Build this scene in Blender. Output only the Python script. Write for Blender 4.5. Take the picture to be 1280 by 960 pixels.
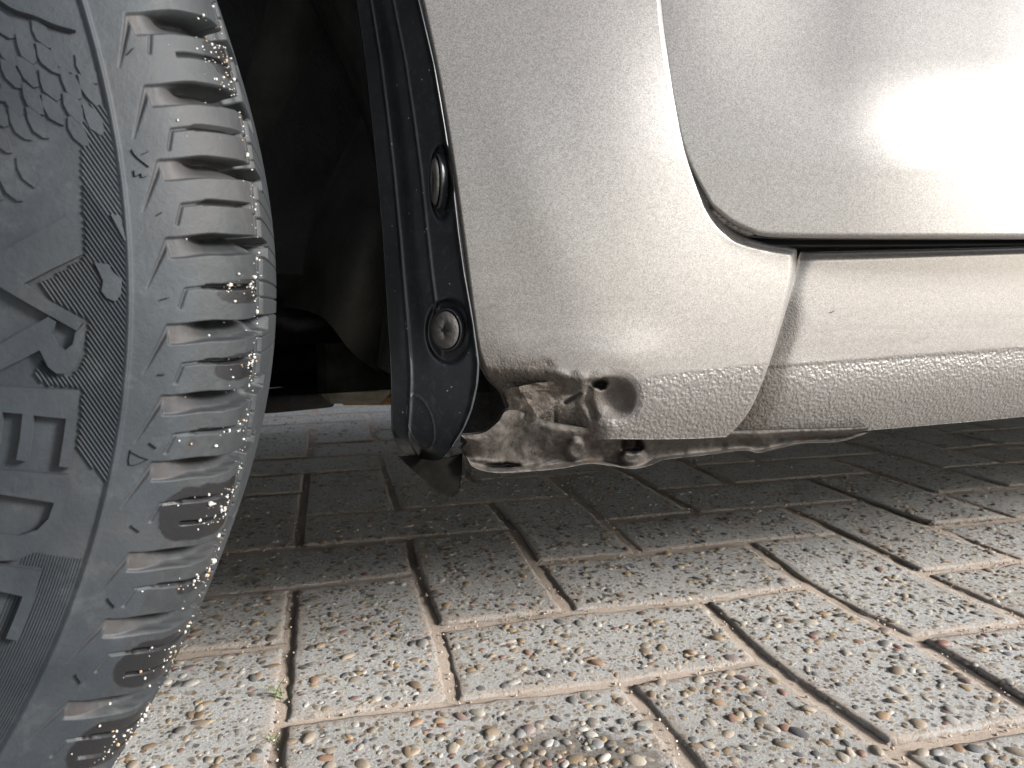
import bpy, math, random
import numpy as np
from mathutils import Matrix, Vector, noise

for o in list(bpy.data.objects): bpy.data.objects.remove(o)
scn = bpy.context.scene
COL = scn.collection
random.seed(7); RNG = np.random.default_rng(7)

# ------------------------------------------------------------------ camera
F = 945.0                                   # focal length in pixels of a 1280 wide frame
CAM = np.array([0.0434777, -0.4826175, 0.2754125])
RX, ROLL, RZ = 1.45213731, -0.01045046, -0.235159
def _rot(rx, ro, rz):
    c, s = math.cos, math.sin
    X = np.array([[1,0,0],[0,c(rx),-s(rx)],[0,s(rx),c(rx)]])
    Y = np.array([[c(ro),-s(ro),0],[s(ro),c(ro),0],[0,0,1]])
    Z = np.array([[c(rz),-s(rz),0],[s(rz),c(rz),0],[0,0,1]])
    return Z @ X @ Y
RM = _rot(RX, ROLL, RZ)
cam = bpy.data.cameras.new('camera'); camo = bpy.data.objects.new('camera', cam); COL.objects.link(camo)
m4 = Matrix.Identity(4)
for i in range(3):
    for j in range(3): m4[i][j] = float(RM[i, j])
    m4[i][3] = float(CAM[i])
camo.matrix_world = m4
cam.sensor_width = 36; cam.lens = F/1280*36; cam.clip_start = 0.01; cam.clip_end = 500
cam.dof.use_dof = True; cam.dof.focus_distance = 0.36; cam.dof.aperture_fstop = (cam.lens)/0.95
scn.camera = camo

# ------------------------------------------------------------------ light
PSI = math.radians(6.5)                     # direction of the car's flank in the world
S_ = np.array([math.cos(PSI), math.sin(PSI), 0.0])      # along the flank, to the rear
N_ = np.array([math.sin(PSI), -math.cos(PSI), 0.0])     # out of the flank
SUN_EL = math.radians(22); SUN_OFF = math.radians(53)   # height, angle off the flank's normal to the rear
sd = N_*math.cos(SUN_OFF) + S_*math.sin(SUN_OFF)
sunvec = Vector((sd[0]*math.cos(SUN_EL), sd[1]*math.cos(SUN_EL), math.sin(SUN_EL)))
sun = bpy.data.lights.new('sun', 'SUN'); sun.energy = 5.0; sun.angle = math.radians(14.0); sun.color = (1.0, 0.985, 0.96)
suno = bpy.data.objects.new('sun', sun); COL.objects.link(suno)
suno.rotation_euler = sunvec.to_track_quat('Z', 'Y').to_euler()
w = bpy.data.worlds.new('World'); scn.world = w; w.use_nodes = True
wn = w.node_tree; bg = wn.nodes['Background']; sky = wn.nodes.new('ShaderNodeTexSky')
sky.sky_type = 'NISHITA'; sky.sun_disc = False; sky.sun_elevation = SUN_EL
sky.sun_rotation = math.atan2(sd[0], sd[1]); sky.air_density = 1.0; sky.dust_density = 1.0
hs = wn.nodes.new('ShaderNodeHueSaturation'); hs.inputs['Saturation'].default_value = 0.35
wn.links.new(sky.outputs[0], hs.inputs['Color']); wn.links.new(hs.outputs[0], bg.inputs[0]); bg.inputs[1].default_value = 0.13
scn.view_settings.view_transform = 'Standard'; scn.view_settings.look = 'None'
scn.view_settings.exposure = 0.85; scn.view_settings.gamma = 1.0
scn.render.engine = 'CYCLES'

# ------------------------------------------------------------------ geometry helpers
def rays(px, py):
    px = np.asarray(px, float); py = np.asarray(py, float)
    d = np.stack([(px-640)/F, (480-py)/F, -np.ones_like(px)], -1)
    return d @ RM.T
def project(P):
    q = (np.asarray(P)-CAM) @ RM
    return 640+F*q[..., 0]/-q[..., 2], 480-F*q[..., 1]/-q[..., 2]
FW = RM @ np.array([0, 0, -1.0]); FW[2] = 0; FW /= np.linalg.norm(FW)
B0 = CAM + FW*0.33                          # a point of the flank plane
def flank(px, py, t=0.0):
    """point of the plane parallel to the flank, t metres outside it, seen at (px, py)"""
    d = rays(px, py); t = np.asarray(t, float)
    lam = (t - (CAM-B0) @ N_)/(d @ N_)
    return CAM + lam[..., None]*d
def ground(px, py, z=0.0):
    d = rays(px, py); lam = (z-CAM[2])/d[..., 2]
    return CAM + lam[..., None]*d

def tag(o, label=None, cat=None, group=None, kind=None):
    if label: o['label'] = label
    if cat: o['category'] = cat
    if group: o['group'] = group
    if kind: o['kind'] = kind
    return o
def empty(name, loc=(0, 0, 0)):
    o = bpy.data.objects.new(name, None); COL.objects.link(o); o.location = loc; o.empty_display_size = .05; return o
def link(name, me, mat, parent=None):
    o = bpy.data.objects.new(name, me); COL.objects.link(o)
    if mat and not me.materials: me.materials.append(mat)
    if parent:
        o.parent = parent
        q = parent; off = Vector((0, 0, 0))
        while q: off += q.location; q = q.parent
        o.location = -off
    return o
def mesh(verts, faces, smooth=True, attrs=None, name='mesh'):
    """faces: int array (n,3) or (n,4), or a list of tuples"""
    me = bpy.data.meshes.new(name)
    if isinstance(faces, np.ndarray):
        v = np.ascontiguousarray(verts, dtype=np.float32); f = np.ascontiguousarray(faces, dtype=np.int32)
        me.vertices.add(len(v)); me.vertices.foreach_set('co', v.ravel())
        me.loops.add(f.size); me.loops.foreach_set('vertex_index', f.ravel())
        me.polygons.add(len(f)); me.polygons.foreach_set('loop_start', np.arange(0, f.size, f.shape[1], dtype=np.int32))
        me.update(calc_edges=True)
    else:
        me.from_pydata([tuple(map(float, p)) for p in verts], [], faces)
    if attrs:
        for k, a in attrs.items():
            a = np.asarray(a, dtype=np.float32)
            if a.ndim == 1:
                at = me.attributes.new(k, 'FLOAT', 'POINT'); at.data.foreach_set('value', a)
            else:
                at = me.attributes.new(k, 'FLOAT_COLOR', 'POINT'); at.data.foreach_set('color', np.ascontiguousarray(a).ravel())
    me.validate()
    me.polygons.foreach_set('use_smooth', [smooth]*len(me.polygons)); me.update()
    return me
def gridfaces(n, m, flip=False):
    i = np.arange(n-1)[:, None]*m + np.arange(m-1)[None]
    f = np.stack([i, i+1, i+m+1, i+m], -1).reshape(-1, 4)
    return f[:, ::-1] if flip else f
def spline(pts, n, closed=False):
    """Catmull-Rom resampling by arc length"""
    P = np.array(pts, float)
    Q = np.vstack([P[-1:], P, P[:2]]) if closed else np.vstack([2*P[0]-P[1], P, 2*P[-1]-P[-2]])
    out = []
    for k in range(1, len(Q)-2):
        a, b, c, d = Q[k-1:k+3]
        for t in np.linspace(0, 1, 24, endpoint=False):
            out.append(.5*((2*b)+(c-a)*t+(2*a-5*b+4*c-d)*t*t+(3*b-a-3*c+d)*t**3))
    out.append(Q[-2]); out = np.array(out)
    L = np.r_[0, np.cumsum(np.linalg.norm(np.diff(out, axis=0), axis=1))]
    s = np.linspace(0, L[-1], n) if np.isscalar(n) else np.asarray(n)*L[-1]
    return np.stack([np.interp(s, L, out[:, k]) for k in range(out.shape[1])], 1)
def polydist(px, py, poly):
    """distance in pixels from points to a polyline"""
    poly = np.asarray(poly, float); best = np.full(px.shape, 1e9)
    for a, b in zip(poly[:-1], poly[1:]):
        d = b-a; L = d@d+1e-12
        t = np.clip(((px-a[0])*d[0]+(py-a[1])*d[1])/L, 0, 1)
        best = np.minimum(best, np.hypot(px-a[0]-t*d[0], py-a[1]-t*d[1]))
    return best
def sm(a, b, x):
    t = np.clip((x-a)/(b-a), 0, 1); return t*t*(3-2*t)
def gauss(px, py, cx, cy, sx, sy=None, rot=0):
    sy = sy or sx; c, s = math.cos(rot), math.sin(rot)
    u = (px-cx)*c+(py-cy)*s; v = -(px-cx)*s+(py-cy)*c
    return np.exp(-(u/sx)**2-(v/sy)**2)
def fnoise(P, scale, octv=3):
    P = np.asarray(P); sh = P.shape[:-1]; flat = P.reshape(-1, 3)*scale
    return np.array([noise.fractal(Vector(p), 1.0, 2.0, octv) for p in flat.tolist()]).reshape(sh)
def ease(n, k=.75):
    u = np.linspace(0, 1, n); return (1-k)*u + k*(.5-.5*np.cos(np.pi*u))
def coons(T, B, L, Rr, nu, nv, ku=.8, kv=.8):
    u = ease(nu, ku); v = ease(nv, kv)
    T = spline(T, u); B = spline(B, u); L = spline(L, v); Rr = spline(Rr, v)
    U = u[:, None, None]; V = v[None, :, None]
    G = (1-V)*T[:, None]+V*B[:, None]+(1-U)*L[None]+U*Rr[None] \
        - ((1-U)*(1-V)*T[0]+U*(1-V)*T[-1]+(1-U)*V*B[0]+U*V*B[-1])
    return G[..., 0], G[..., 1]
def skin(name, px, py, t, mat, parent, attrs=None, thick=.0015, label=None):
    """sheet over a pixel-space grid with relief t (metres), closed at its rim by a folded edge"""
    P = flank(px, py, t); n, m = px.shape
    V = P.reshape(-1, 3); idx = np.arange(n*m).reshape(n, m)
    f = gridfaces(n, m, flip=False)
    rim = np.r_[idx[:, 0], idx[-1, 1:], idx[-2::-1, -1], idx[0, -2:0:-1]]
    rv = V[rim] - N_*thick
    base = len(V); k = np.arange(len(rim)); k2 = (k+1) % len(rim)
    rf = np.stack([rim[k2], rim[k], base+k, base+k2], 1)
    at = {a: np.r_[b.ravel(), b.ravel()[rim]] for a, b in (attrs or {}).items()}
    me = mesh(np.vstack([V, rv]), np.vstack([f, rf]), True, at)
    o = link(name, me, mat, parent)
    if label: o['label'] = label
    return o
def tube(path, r, seg=8, caps=True):
    path = [Vector(p) for p in path]; V = []; Fc = []
    up = Vector((0, 0, 1))
    for i, p in enumerate(path):
        d = (path[min(i+1, len(path)-1)]-path[max(i-1, 0)]).normalized()
        a = d.cross(up)
        if a.length < 1e-3: a = d.cross(Vector((1, 0, 0)))
        a.normalize(); b = d.cross(a)
        rr = r[i] if hasattr(r, '__len__') else r
        for k in range(seg):
            th = 2*math.pi*k/seg; V.append(p+a*rr*math.cos(th)+b*rr*math.sin(th))
    for i in range(len(path)-1):
        for k in range(seg):
            k2 = (k+1) % seg; Fc.append((i*seg+k, i*seg+k2, (i+1)*seg+k2, (i+1)*seg+k))
    if caps:
        Fc.append(tuple(range(seg))[::-1]); Fc.append(tuple((len(path)-1)*seg+k for k in range(seg)))
    return mesh(V, Fc)
def rbox(c, ax, ay, az, hx, hy, hz, bev=.003):
    """bevelled box from centre, axes and half sizes"""
    c = np.array(c); ax, ay, az = map(np.array, (ax, ay, az)); V = []
    for sx in (-1, 1):
        for sy in (-1, 1):
            for sz in (-1, 1):
                for b in range(3):
                    h = [hx, hy, hz]; k = [h[i]-(bev if i != b else 0) for i in range(3)]
                    V.append(c+ax*sx*k[0]+ay*sy*k[1]+az*sz*k[2])
    import bmesh
    bm = bmesh.new()
    for v in V: bm.verts.new(v)
    bmesh.ops.convex_hull(bm, input=bm.verts)
    me = bpy.data.meshes.new('box'); bm.to_mesh(me); bm.free(); return me

# ------------------------------------------------------------------ materials
class NT:
    def __init__(s, name):
        s.m = bpy.data.materials.new(name); s.m.use_nodes = True; s.t = s.m.node_tree
        s.b = s.t.nodes['Principled BSDF']
    def n(s, typ, **kw):
        x = s.t.nodes.new('ShaderNode'+typ)
        for k, v in kw.items(): setattr(x, k, v)
        return x
    def put(s, sock, v):
        if hasattr(v, 'is_output'): s.t.links.new(v, sock)
        elif v is not None:
            if isinstance(v, (tuple, list)) and len(v) == 3 and sock.type == 'RGBA': v = (*v, 1)
            sock.default_value = v
    def math(s, op, a, b=None, c=None, clamp=False):
        x = s.n('Math', operation=op, use_clamp=clamp)
        for i, v in enumerate((a, b, c)): s.put(x.inputs[i], v)
        return x.outputs[0]
    def mix(s, f, a, b, mode='MIX'):
        x = s.n('Mix', data_type='RGBA', blend_type=mode)
        s.put(x.inputs['Factor'], f); s.put(x.inputs[6], a); s.put(x.inputs[7], b); return x.outputs[2]
    def noise(s, scale, detail=4, rough=.55, vec=None, out=0, dist=0):
        x = s.n('TexNoise'); s.put(x.inputs['Scale'], scale); x.inputs['Detail'].default_value = detail
        x.inputs['Roughness'].default_value = rough; x.inputs['Distortion'].default_value = dist
        s.put(x.inputs['Vector'], vec if vec else s.geo()); return x.outputs[out]
    def vor(s, scale, feature='F1', vec=None, rnd=1):
        x = s.n('TexVoronoi', feature=feature); s.put(x.inputs['Scale'], scale)
        x.inputs['Randomness'].default_value = rnd
        s.put(x.inputs['Vector'], vec if vec else s.geo()); return x
    def geo(s):
        if not hasattr(s, '_g'): s._g = s.n('NewGeometry').outputs['Position']
        return s._g
    def attr(s, name, out='Fac'):
        x = s.n('Attribute'); x.attribute_name = name; return x.outputs[out]
    def ramp(s, v, *stops):
        x = s.n('ValToRGB'); s.put(x.inputs[0], v); e = x.color_ramp.elements
        while len(e) < len(stops): e.new(.5)
        for el, (p, c) in zip(e, stops):
            el.position = p; el.color = (c, c, c, 1) if isinstance(c, (int, float)) else (*c, 1)
        return x.outputs[0]
    def rng(s, v, a, b, c=0., d=1.):
        x = s.n('MapRange'); s.put(x.inputs[0], v)
        for i, k in enumerate((a, b, c, d)): x.inputs[i+1].default_value = k
        return x.outputs[0]
    def bump(s, h, dist=.001, strength=1., normal=None):
        x = s.n('Bump'); s.put(x.inputs['Height'], h); x.inputs['Distance'].default_value = dist
        s.put(x.inputs['Strength'], strength); s.put(x.inputs['Normal'], normal); return x.outputs[0]
    def set(s, **kw):
        for k, v in kw.items(): s.put(s.b.inputs[k.replace('_', ' ')], v)
        return s.m

def paint_material():
    s = NT('champagne_paint')
    base = (.235, .220, .205)
    fl = s.vor(2600).outputs['Color']
    sep = s.n('SeparateColor'); s.put(sep.inputs[0], fl)
    fr = s.rng(sep.outputs[0], 0, 1, .68, 1.32)
    mb = s.noise(420, 3, .6)
    fr = s.math('MULTIPLY', fr, s.rng(mb, .3, .7, .94, 1.06))
    x = s.n('VectorMath', operation='SCALE'); s.put(x.inputs[0], (*base,)); s.put(x.inputs['Scale'], fr); col = x.outputs[0]
    grain, dirt = s.attr('grain'), s.attr('dirt')
    # grain: stone-chip coat, small rounded lumps
    v = s.vor(560, 'SMOOTH_F1').outputs['Distance']
    v2 = s.noise(620, 3, .6)
    gh = s.math('ADD', s.math('MULTIPLY', v, 1.0), s.math('MULTIPLY', v2, .9))
    gh = s.math('MULTIPLY', s.math('SUBTRACT', gh, .85), grain)
    # dirt film: mask broken by noise, denser where the attribute is high
    dn = s.noise(160, 8, .68); dn2 = s.noise(38, 5, .6)
    dn = s.math('ADD', s.math('MULTIPLY', dn, .6), s.math('MULTIPLY', dn2, .4))
    dm = s.math('SUBTRACT', s.math('MULTIPLY_ADD', dirt, 1.25, dn), .62)
    dm = s.ramp(dm, (.0, 0.), (.38, .60), (.8, .96))
    dm = s.math('MULTIPLY', dm, s.rng(dirt, 0, .06))
    brown = s.ramp(s.noise(150, 7, .72), (.28, (.020, .017, .014)), (.42, (.055, .045, .037)), (.6, (.080, .066, .053)), (.8, (.115, .100, .084)))
    # scattered road specks everywhere near the bottom
    sp = s.vor(95).outputs['Distance']
    spk = s.math('MULTIPLY', s.rng(sp, .05, .03), s.rng(s.noise(23, 2), .52, .6))
    spk = s.math('MULTIPLY', spk, s.rng(dirt, .01, .12, 0, .8))
    col = s.mix(grain, col, s.mix(.5, col, (.12, .113, .106)))
    # faint wiping streaks
    mp = s.n('Mapping'); mp.inputs['Scale'].default_value = (9, 9, 130); s.put(mp.inputs[0], s.geo())
    st = s.noise(2.2, 6, .65, mp.outputs[0])
    film = s.math('MULTIPLY', s.rng(st, .42, .72), s.attr('film'))
    col = s.mix(film, col, (.15, .128, .108))
    col = s.mix(dm, col, brown); col = s.mix(spk, col, (.05, .04, .03))
    clean = s.math('SUBTRACT', 1.0, dm, clamp=True)
    b1 = s.bump(gh, .0009, .65)
    b2 = s.bump(s.noise(900, 4, .65), .0007, s.math('MULTIPLY', dm, .9), b1)
    nb = s.bump(sep.outputs[1], .00006, .22, b2)
    s.set(Base_Color=col, Metallic=s.math('MULTIPLY', clean, s.rng(grain, 0, 1, .34, .2)),
          Roughness=s.math('ADD', s.math('MULTIPLY', dm, .32), s.rng(grain, 0, 1, .31, .40)), Normal=nb)
    s.b.inputs['Coat Weight'].default_value = 1
    s.put(s.b.inputs['Coat Weight'], s.math('MULTIPLY', clean, s.rng(film, 0, 1, .55, .2)))
    s.put(s.b.inputs['Coat Roughness'], s.rng(grain, 0, 1, .15, .3)); s.put(s.b.inputs['Coat Normal'], b1)
    return s.m
def rubber_material():
    s = NT('tyre_rubber')
    oil_dark, dust, scuff = s.attr('oil_dark'), s.attr('dust'), s.attr('scuff')
    c = s.ramp(s.noise(60, 6, .6), (.3, (.015, .019, .023)), (.7, (.028, .033, .038)))
    c = s.mix(s.math('MULTIPLY', scuff, .75), c, s.ramp(s.noise(210, 6, .7), (.3, (.014, .016, .017)), (.7, (.034, .035, .035))))
    dn = s.noise(95, 7, .7)
    c = s.mix(s.math('MULTIPLY', s.rng(dn, .35, .65, .2, .6), dust), c, (.066, .054, .048))
    mo = s.noise(34, 7, .7, dist=.6); c = s.mix(s.rng(mo, .50, .66, 0, .6), c, (.020, .022, .024))
    ha = s.noise(70, 8, .75); c = s.mix(s.rng(ha, .55, .72, 0, .4), c, (.075, .078, .078))
    br = s.noise(17, 5, .6)
    c = s.mix(s.rng(br, .5, .72, 0, .35), c, (.066, .058, .055))
    oe = s.rng(s.math('ADD', oil_dark, s.math('MULTIPLY', s.math('SUBTRACT', s.noise(240, 4, .6), .5), .7)), .42, .58)
    c = s.mix(oe, c, (.011, .011, .012))
    h = s.math('ADD', s.noise(700, 6, .7), s.math('MULTIPLY', s.noise(60, 4), 1.5))
    s.set(Base_Color=c, Roughness=s.rng(oe, 0, 1, .58, .36), Normal=s.bump(h, .00022, .7))
    s.b.inputs['Specular IOR Level'].default_value = .32
    return s.m
def simple(name, col, rough=.6, metal=0., n1=(60, .12), bump=None, spec=.5, coat=0):
    s = NT(name)
    c1 = tuple(max(0, k*(1-n1[1]*2)) for k in col); c2 = tuple(min(1, k*(1+n1[1]*2)) for k in col)
    s.set(Base_Color=s.ramp(s.noise(n1[0], 6, .65), (.3, c1), (.7, c2)), Roughness=rough, Metallic=metal)
    s.b.inputs['Specular IOR Level'].default_value = spec; s.b.inputs['Coat Weight'].default_value = coat
    if bump: s.set(Normal=s.bump(s.noise(bump[0], 5, .65), bump[1], 1.))
    return s.m
def plastic_material():
    s = NT('black_guard_plastic'); wet_dark = s.attr('oil_dark')
    c = s.ramp(s.noise(45, 6, .6), (.3, (.008, .0095, .0115)), (.72, (.019, .0225, .0265)))
    df = s.math('MULTIPLY', s.rng(s.noise(260, 8, .75), .52, .66), .35)
    c = s.mix(df, c, (.06, .068, .075))
    dots = s.math('MULTIPLY', s.rng(s.vor(260).outputs['Distance'], .10, .06), s.rng(s.noise(90, 2), .48, .54))
    c = s.mix(s.math('MULTIPLY', dots, .8), c, (.45, .43, .38))
    c = s.mix(wet_dark, c, (.004, .004, .005))
    s.set(Base_Color=c, Roughness=s.rng(wet_dark, 0, 1, .40, .28), Normal=s.bump(s.noise(500, 4), .00012, .6))
    return s.m
def flange_material():
    s = NT('dirty_seam_metal')
    c = s.ramp(s.noise(230, 9, .72), (.33, (.008, .007, .006)), (.42, (.036, .030, .025)), (.56, (.064, .053, .043)), (.78, (.095, .081, .068)))
    rust = s.rng(s.noise(48, 6, .6), .56, .68)
    c = s.mix(s.math('MULTIPLY', rust, .6), c, (.085, .042, .022))
    hole_dark = s.attr('oil_dark'); pit = s.math('MULTIPLY', s.rng(s.vor(330).outputs['Distance'], .22, .12), s.rng(s.noise(60, 3), .48, .56)); c = s.mix(pit, c, (.008, .007, .006)); c = s.mix(hole_dark, c, (.009, .008, .008))
    s.set(Base_Color=c, Roughness=s.rng(hole_dark, 0, 1, .72, .35), Normal=s.bump(s.noise(420, 7, .7), .0006, .8))
    return s.m
def concrete_material():
    s = NT('washed_concrete')
    g = s.geo()
    tint = s.n('ObjectInfo').outputs['Random']
    c = s.ramp(s.noise(420, 6, .7), (.28, (.36, .35, .335)), (.5, (.62, .61, .59)), (.74, (.76, .75, .73)))
    c = s.mix(s.rng(tint, 0, 1, 0, .42), c, (.40, .37, .335))
    # fine chippings showing in the cement skin
    v = s.vor(300); vd = v.outputs['Distance']; vc = v.outputs['Color']
    sp = s.n('SeparateColor'); s.put(sp.inputs[0], vc)
    pal = s.ramp(sp.outputs[0], (0, (.10, .10, .11)), (.2, (.30, .24, .18)), (.4, (.52, .47, .40)), (.6, (.24, .17, .12)), (.8, (.64, .61, .56)), (1., (.33, .33, .34)))
    pm = s.math('MULTIPLY', s.rng(vd, .42, .34), s.rng(sp.outputs[1], .40, .44))
    c = s.mix(pm, c, pal)
    v2 = s.vor(150); s2 = s.n('SeparateColor'); s.put(s2.inputs[0], v2.outputs['Color'])
    pal2 = s.ramp(s2.outputs[0], (0, (.08, .085, .095)), (.25, (.34, .26, .17)), (.5, (.20, .15, .11)), (.75, (.45, .41, .36)), (1., (.12, .13, .14)))
    pm2 = s.math('MULTIPLY', s.rng(v2.outputs['Distance'], .36, .30), s.rng(s2.outputs[1], .50, .52))
    c = s.mix(pm2, c, pal2)
    v3 = s.vor(210); s3 = s.n('SeparateColor'); s.put(s3.inputs[0], v3.outputs['Color'])
    pal3 = s.ramp(s3.outputs[0], (0, (.56, .50, .40)), (.3, (.42, .33, .22)), (.55, (.66, .64, .60)), (.8, (.30, .22, .15)), (1., (.50, .40, .29)))
    pm3 = s.math('MULTIPLY', s.rng(v3.outputs['Distance'], .42, .34), s.rng(s3.outputs[1], .55, .58)); c = s.mix(s.math('MULTIPLY', pm3, .85), c, pal3)
    # brown damp patch with a shape of its own
    a = ground(np.array([722.]), np.array([985.]))[0]
    vm = s.n('VectorMath', operation='SUBTRACT'); s.put(vm.inputs[0], g); vm.inputs[1].default_value = a
    sc = s.n('VectorMath', operation='MULTIPLY'); s.put(sc.inputs[0], vm.outputs[0]); sc.inputs[1].default_value = (1/.062, 1/.062, 0)
    ln = s.n('VectorMath', operation='LENGTH'); s.put(ln.inputs[0], sc.outputs[0])
    st = s.math('ADD', ln.outputs['Value'], s.math('MULTIPLY', s.math('SUBTRACT', s.noise(70, 5, .65), .5), 1.3))
    stm = s.rng(st, 1.05, .85)
    c = s.mix(s.math('MULTIPLY', stm, .72), c, (.17, .135, .105))
    dirt = s.rng(s.noise(9, 5, .6), .48, .75, 0, .35)
    c = s.mix(dirt, c, (.33, .28, .235))
    edge = s.attr('edge'); c = s.mix(s.math('MULTIPLY', edge, s.rng(s.noise(50, 6, .7), .38, .6, .2, .9)), c, (.56, .46, .38))
    h = s.math('ADD', s.math('MULTIPLY', s.noise(480, 8, .8), 2.4), s.math('MULTIPLY', pm, .35))
    h = s.math('ADD', h, s.math('MULTIPLY', pm2, .5))
    s.set(Base_Color=c, Roughness=.88, Normal=s.bump(h, .0022, .9))
    s.b.inputs['Specular IOR Level'].default_value = .3
    return s.m
def sand_material():
    s = NT('joint_sand')
    c = s.ramp(s.noise(900, 5, .75), (.3, (.36, .28, .22)), (.5, (.56, .45, .365)), (.72, (.70, .60, .50)))
    c = s.mix(s.rng(s.noise(11, 4), .5, .7, 0, .6), c, (.20, .16, .12))
    s.set(Base_Color=c, Roughness=.95, Normal=s.bump(s.noise(1100, 5, .8), .0025, .8)); return s.m
def pebble_material():
    s = NT('river_pebble'); c = s.attr('tone', 'Color')
    c = s.mix(s.rng(s.noise(420, 5, .7), .35, .7, 0, .4), c, (.28, .25, .21))
    s.set(Base_Color=c, Roughness=.68, Normal=s.bump(s.noise(900, 4), .0004, .7)); return s.m
def pebble_object_material():
    s = NT('single_pebble'); r = s.n('ObjectInfo').outputs['Random']
    pal = s.ramp(r, (0, (.09, .10, .115)), (.12, (.36, .27, .17)), (.24, (.24, .17, .11)), (.36, (.50, .44, .36)), (.48, (.17, .18, .18)),
                 (.6, (.42, .34, .25)), (.72, (.50, .47, .42)), (.84, (.28, .29, .30)), (.92, (.30, .15, .12)), (1., (.45, .33, .20)))
    c = s.mix(s.rng(s.noise(420, 5, .7), .35, .7, 0, .4), pal, (.20, .17, .14)); c = s.mix(1., c, (.74, .72, .70), 'MULTIPLY')
    s.set(Base_Color=c, Roughness=.66, Normal=s.bump(s.noise(900, 4), .0004, .7)); return s.m

M_PAINT = paint_material(); M_RUB = rubber_material(); M_PLA = plastic_material(); M_FLG = flange_material()
M_CON = concrete_material(); M_SAND = sand_material(); M_PEB = pebble_material(); M_PEB1 = pebble_object_material()
M_LINER = simple('wheel_liner_felt', (.034, .036, .033), .85, n1=(35, .35), bump=(420, .0012), spec=.3)
M_UNDER = simple('underbody_coating', (.016, .016, .016), .7, n1=(18, .3), bump=(90, .003), spec=.3)
M_BRKT = simple('dusty_bracket', (.085, .08, .062), .8, n1=(40, .3), bump=(200, .001), spec=.3)
M_RUST = simple('rusty_strip', (.16, .085, .035), .85, n1=(70, .3), bump=(300, .001), spec=.2)
M_RIVET = simple('dusty_rivet_plastic', (.055, .050, .045), .6, n1=(160, .28), bump=(500, .0005))
M_BLACK = simple('black_seal_rubber', (.010, .010, .011), .45, n1=(60, .2))
M_SEMI = simple('thin_black_film', (.006, .0055, .005), .9, n1=(70, .25), spec=.0)
M_RIM = simple('grey_rim', (.35, .35, .36), .4, metal=.8)
M_GRIT = NT('light_grit'); M_GRIT.set(Base_Color=M_GRIT.mix(M_GRIT.attr('tone'), (.50, .48, .44), (.42, .27, .15)), Roughness=.4); M_GRIT = M_GRIT.m
M_GRASS = simple('young_grass', (.11, .20, .04), .55, n1=(90, .2))

# ------------------------------------------------------------------ paving
U = .12
GP = {(0,2):(366,735),(0,0):(350,904),(1,0):(568,876),(1,1):(547,785),(1,2):(521,717),(1,3):(512,673),(2,3):(642,661),(2,2):(668,702),
      (2,1):(712,764),(3,2):(799,690),(3,1):(880,750),(4,1):(1010,732),(4,2):(935,676),(3,0):(955,825),(2,0):(782,852),(3,-1):(1114,934),(4,0):(1142,798)}
gk = np.array([(a*U, b*U) for a, b in GP]); gt = np.array([ground(*map(float, v))[:2] for v in GP.values()])
K = np.exp(-((gk[:, None]-gk[None])**2).sum(-1)/(2*.075**2)); gw = np.linalg.solve(K+.12*np.eye(len(gk)), gt-gk)
def warp(xy):
    xy = np.asarray(xy, float); k = np.exp(-((xy[..., None, :]-gk)**2).sum(-1)/(2*.075**2)); return xy + k @ gw

paving = empty('paving'); tag(paving, 'washed gravel concrete pavers laid in herringbone bond under and beside the car', kind='structure')
JW = .0078                                   # joint width
def tilt(seed): return np.random.default_rng(9000+seed).normal(0, (.0006, .0008, .0008))
def paver_mesh(x0, y0, x1, y1, seed, fine=True):
    rg = np.random.default_rng(seed); j = JW/2
    dx0, dx1, dy0, dy1 = rg.normal(0, .0009, 4)
    x0, x1, y0, y1 = x0+j+dx0, x1-j+dx1, y0+j+dy0, y1-j+dy1
    lx, ly = x1-x0, y1-y0; st = .0075 if fine else .04
    nx, ny = max(3, int(lx/st)), max(3, int(ly/st))
    e = np.array([.0018, .005])
    ax = np.r_[0, e, np.linspace(.011, lx-.011, nx), lx-e[::-1], lx]; ay = np.r_[0, e, np.linspace(.011, ly-.011, ny), ly-e[::-1], ly]
    X, Y = np.meshgrid(ax, ay, indexing='ij')
    d = np.minimum(np.minimum(X, lx-X), np.minimum(Y, ly-Y)); r = .0042
    z = -r*(1-np.sqrt(np.clip(1-(1-np.clip(d/r, 0, 1))**2, 0, 1)))
    wob = .0009*sm(.012, 0, d)*fnoise(np.stack([X+x0, Y+y0, X*0+1.7], -1), 160, 2) + fnoise(np.stack([X+x0, Y+y0, X*0+seed*.37], -1), 55, 3)*.0007
    edge = 1-sm(.004, .012, d)
    # ragged outline: push the rim in and out
    ragx = fnoise(np.stack([X+x0, Y+y0, X*0+3.1], -1), 90, 2)*.0016*(1-sm(0, .012, d)); ragy = fnoise(np.stack([X+x0, Y+y0, X*0+9.7], -1), 90, 2)*.0016*(1-sm(0, .012, d))
    lf, tx, ty = tilt(seed)
    lift = lf + tx*(X/lx-.5) + ty*(Y/ly-.5)
    XY = warp(np.stack([X+x0+ragx, Y+y0+ragy], -1))
    n, m = X.shape
    V = np.dstack([XY, z+wob+lift]).reshape(-1, 3); idx = np.arange(n*m).reshape(n, m)
    f = gridfaces(n, m, flip=True)
    rim = np.r_[idx[:, 0], idx[-1, 1:], idx[-2::-1, -1], idx[0, -2:0:-1]]
    rv = V[rim].copy(); rv[:, 2] = -.045
    k = np.arange(len(rim)); k2 = (k+1) % len(rim); b = len(V)
    rf = np.stack([rim[k], rim[k2], b+k2, b+k], 1)
    return mesh(np.vstack([V, rv]), np.vstack([f, rf]), True, {'edge': np.r_[edge.ravel(), np.ones(len(rim))]})
cells = []
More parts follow.
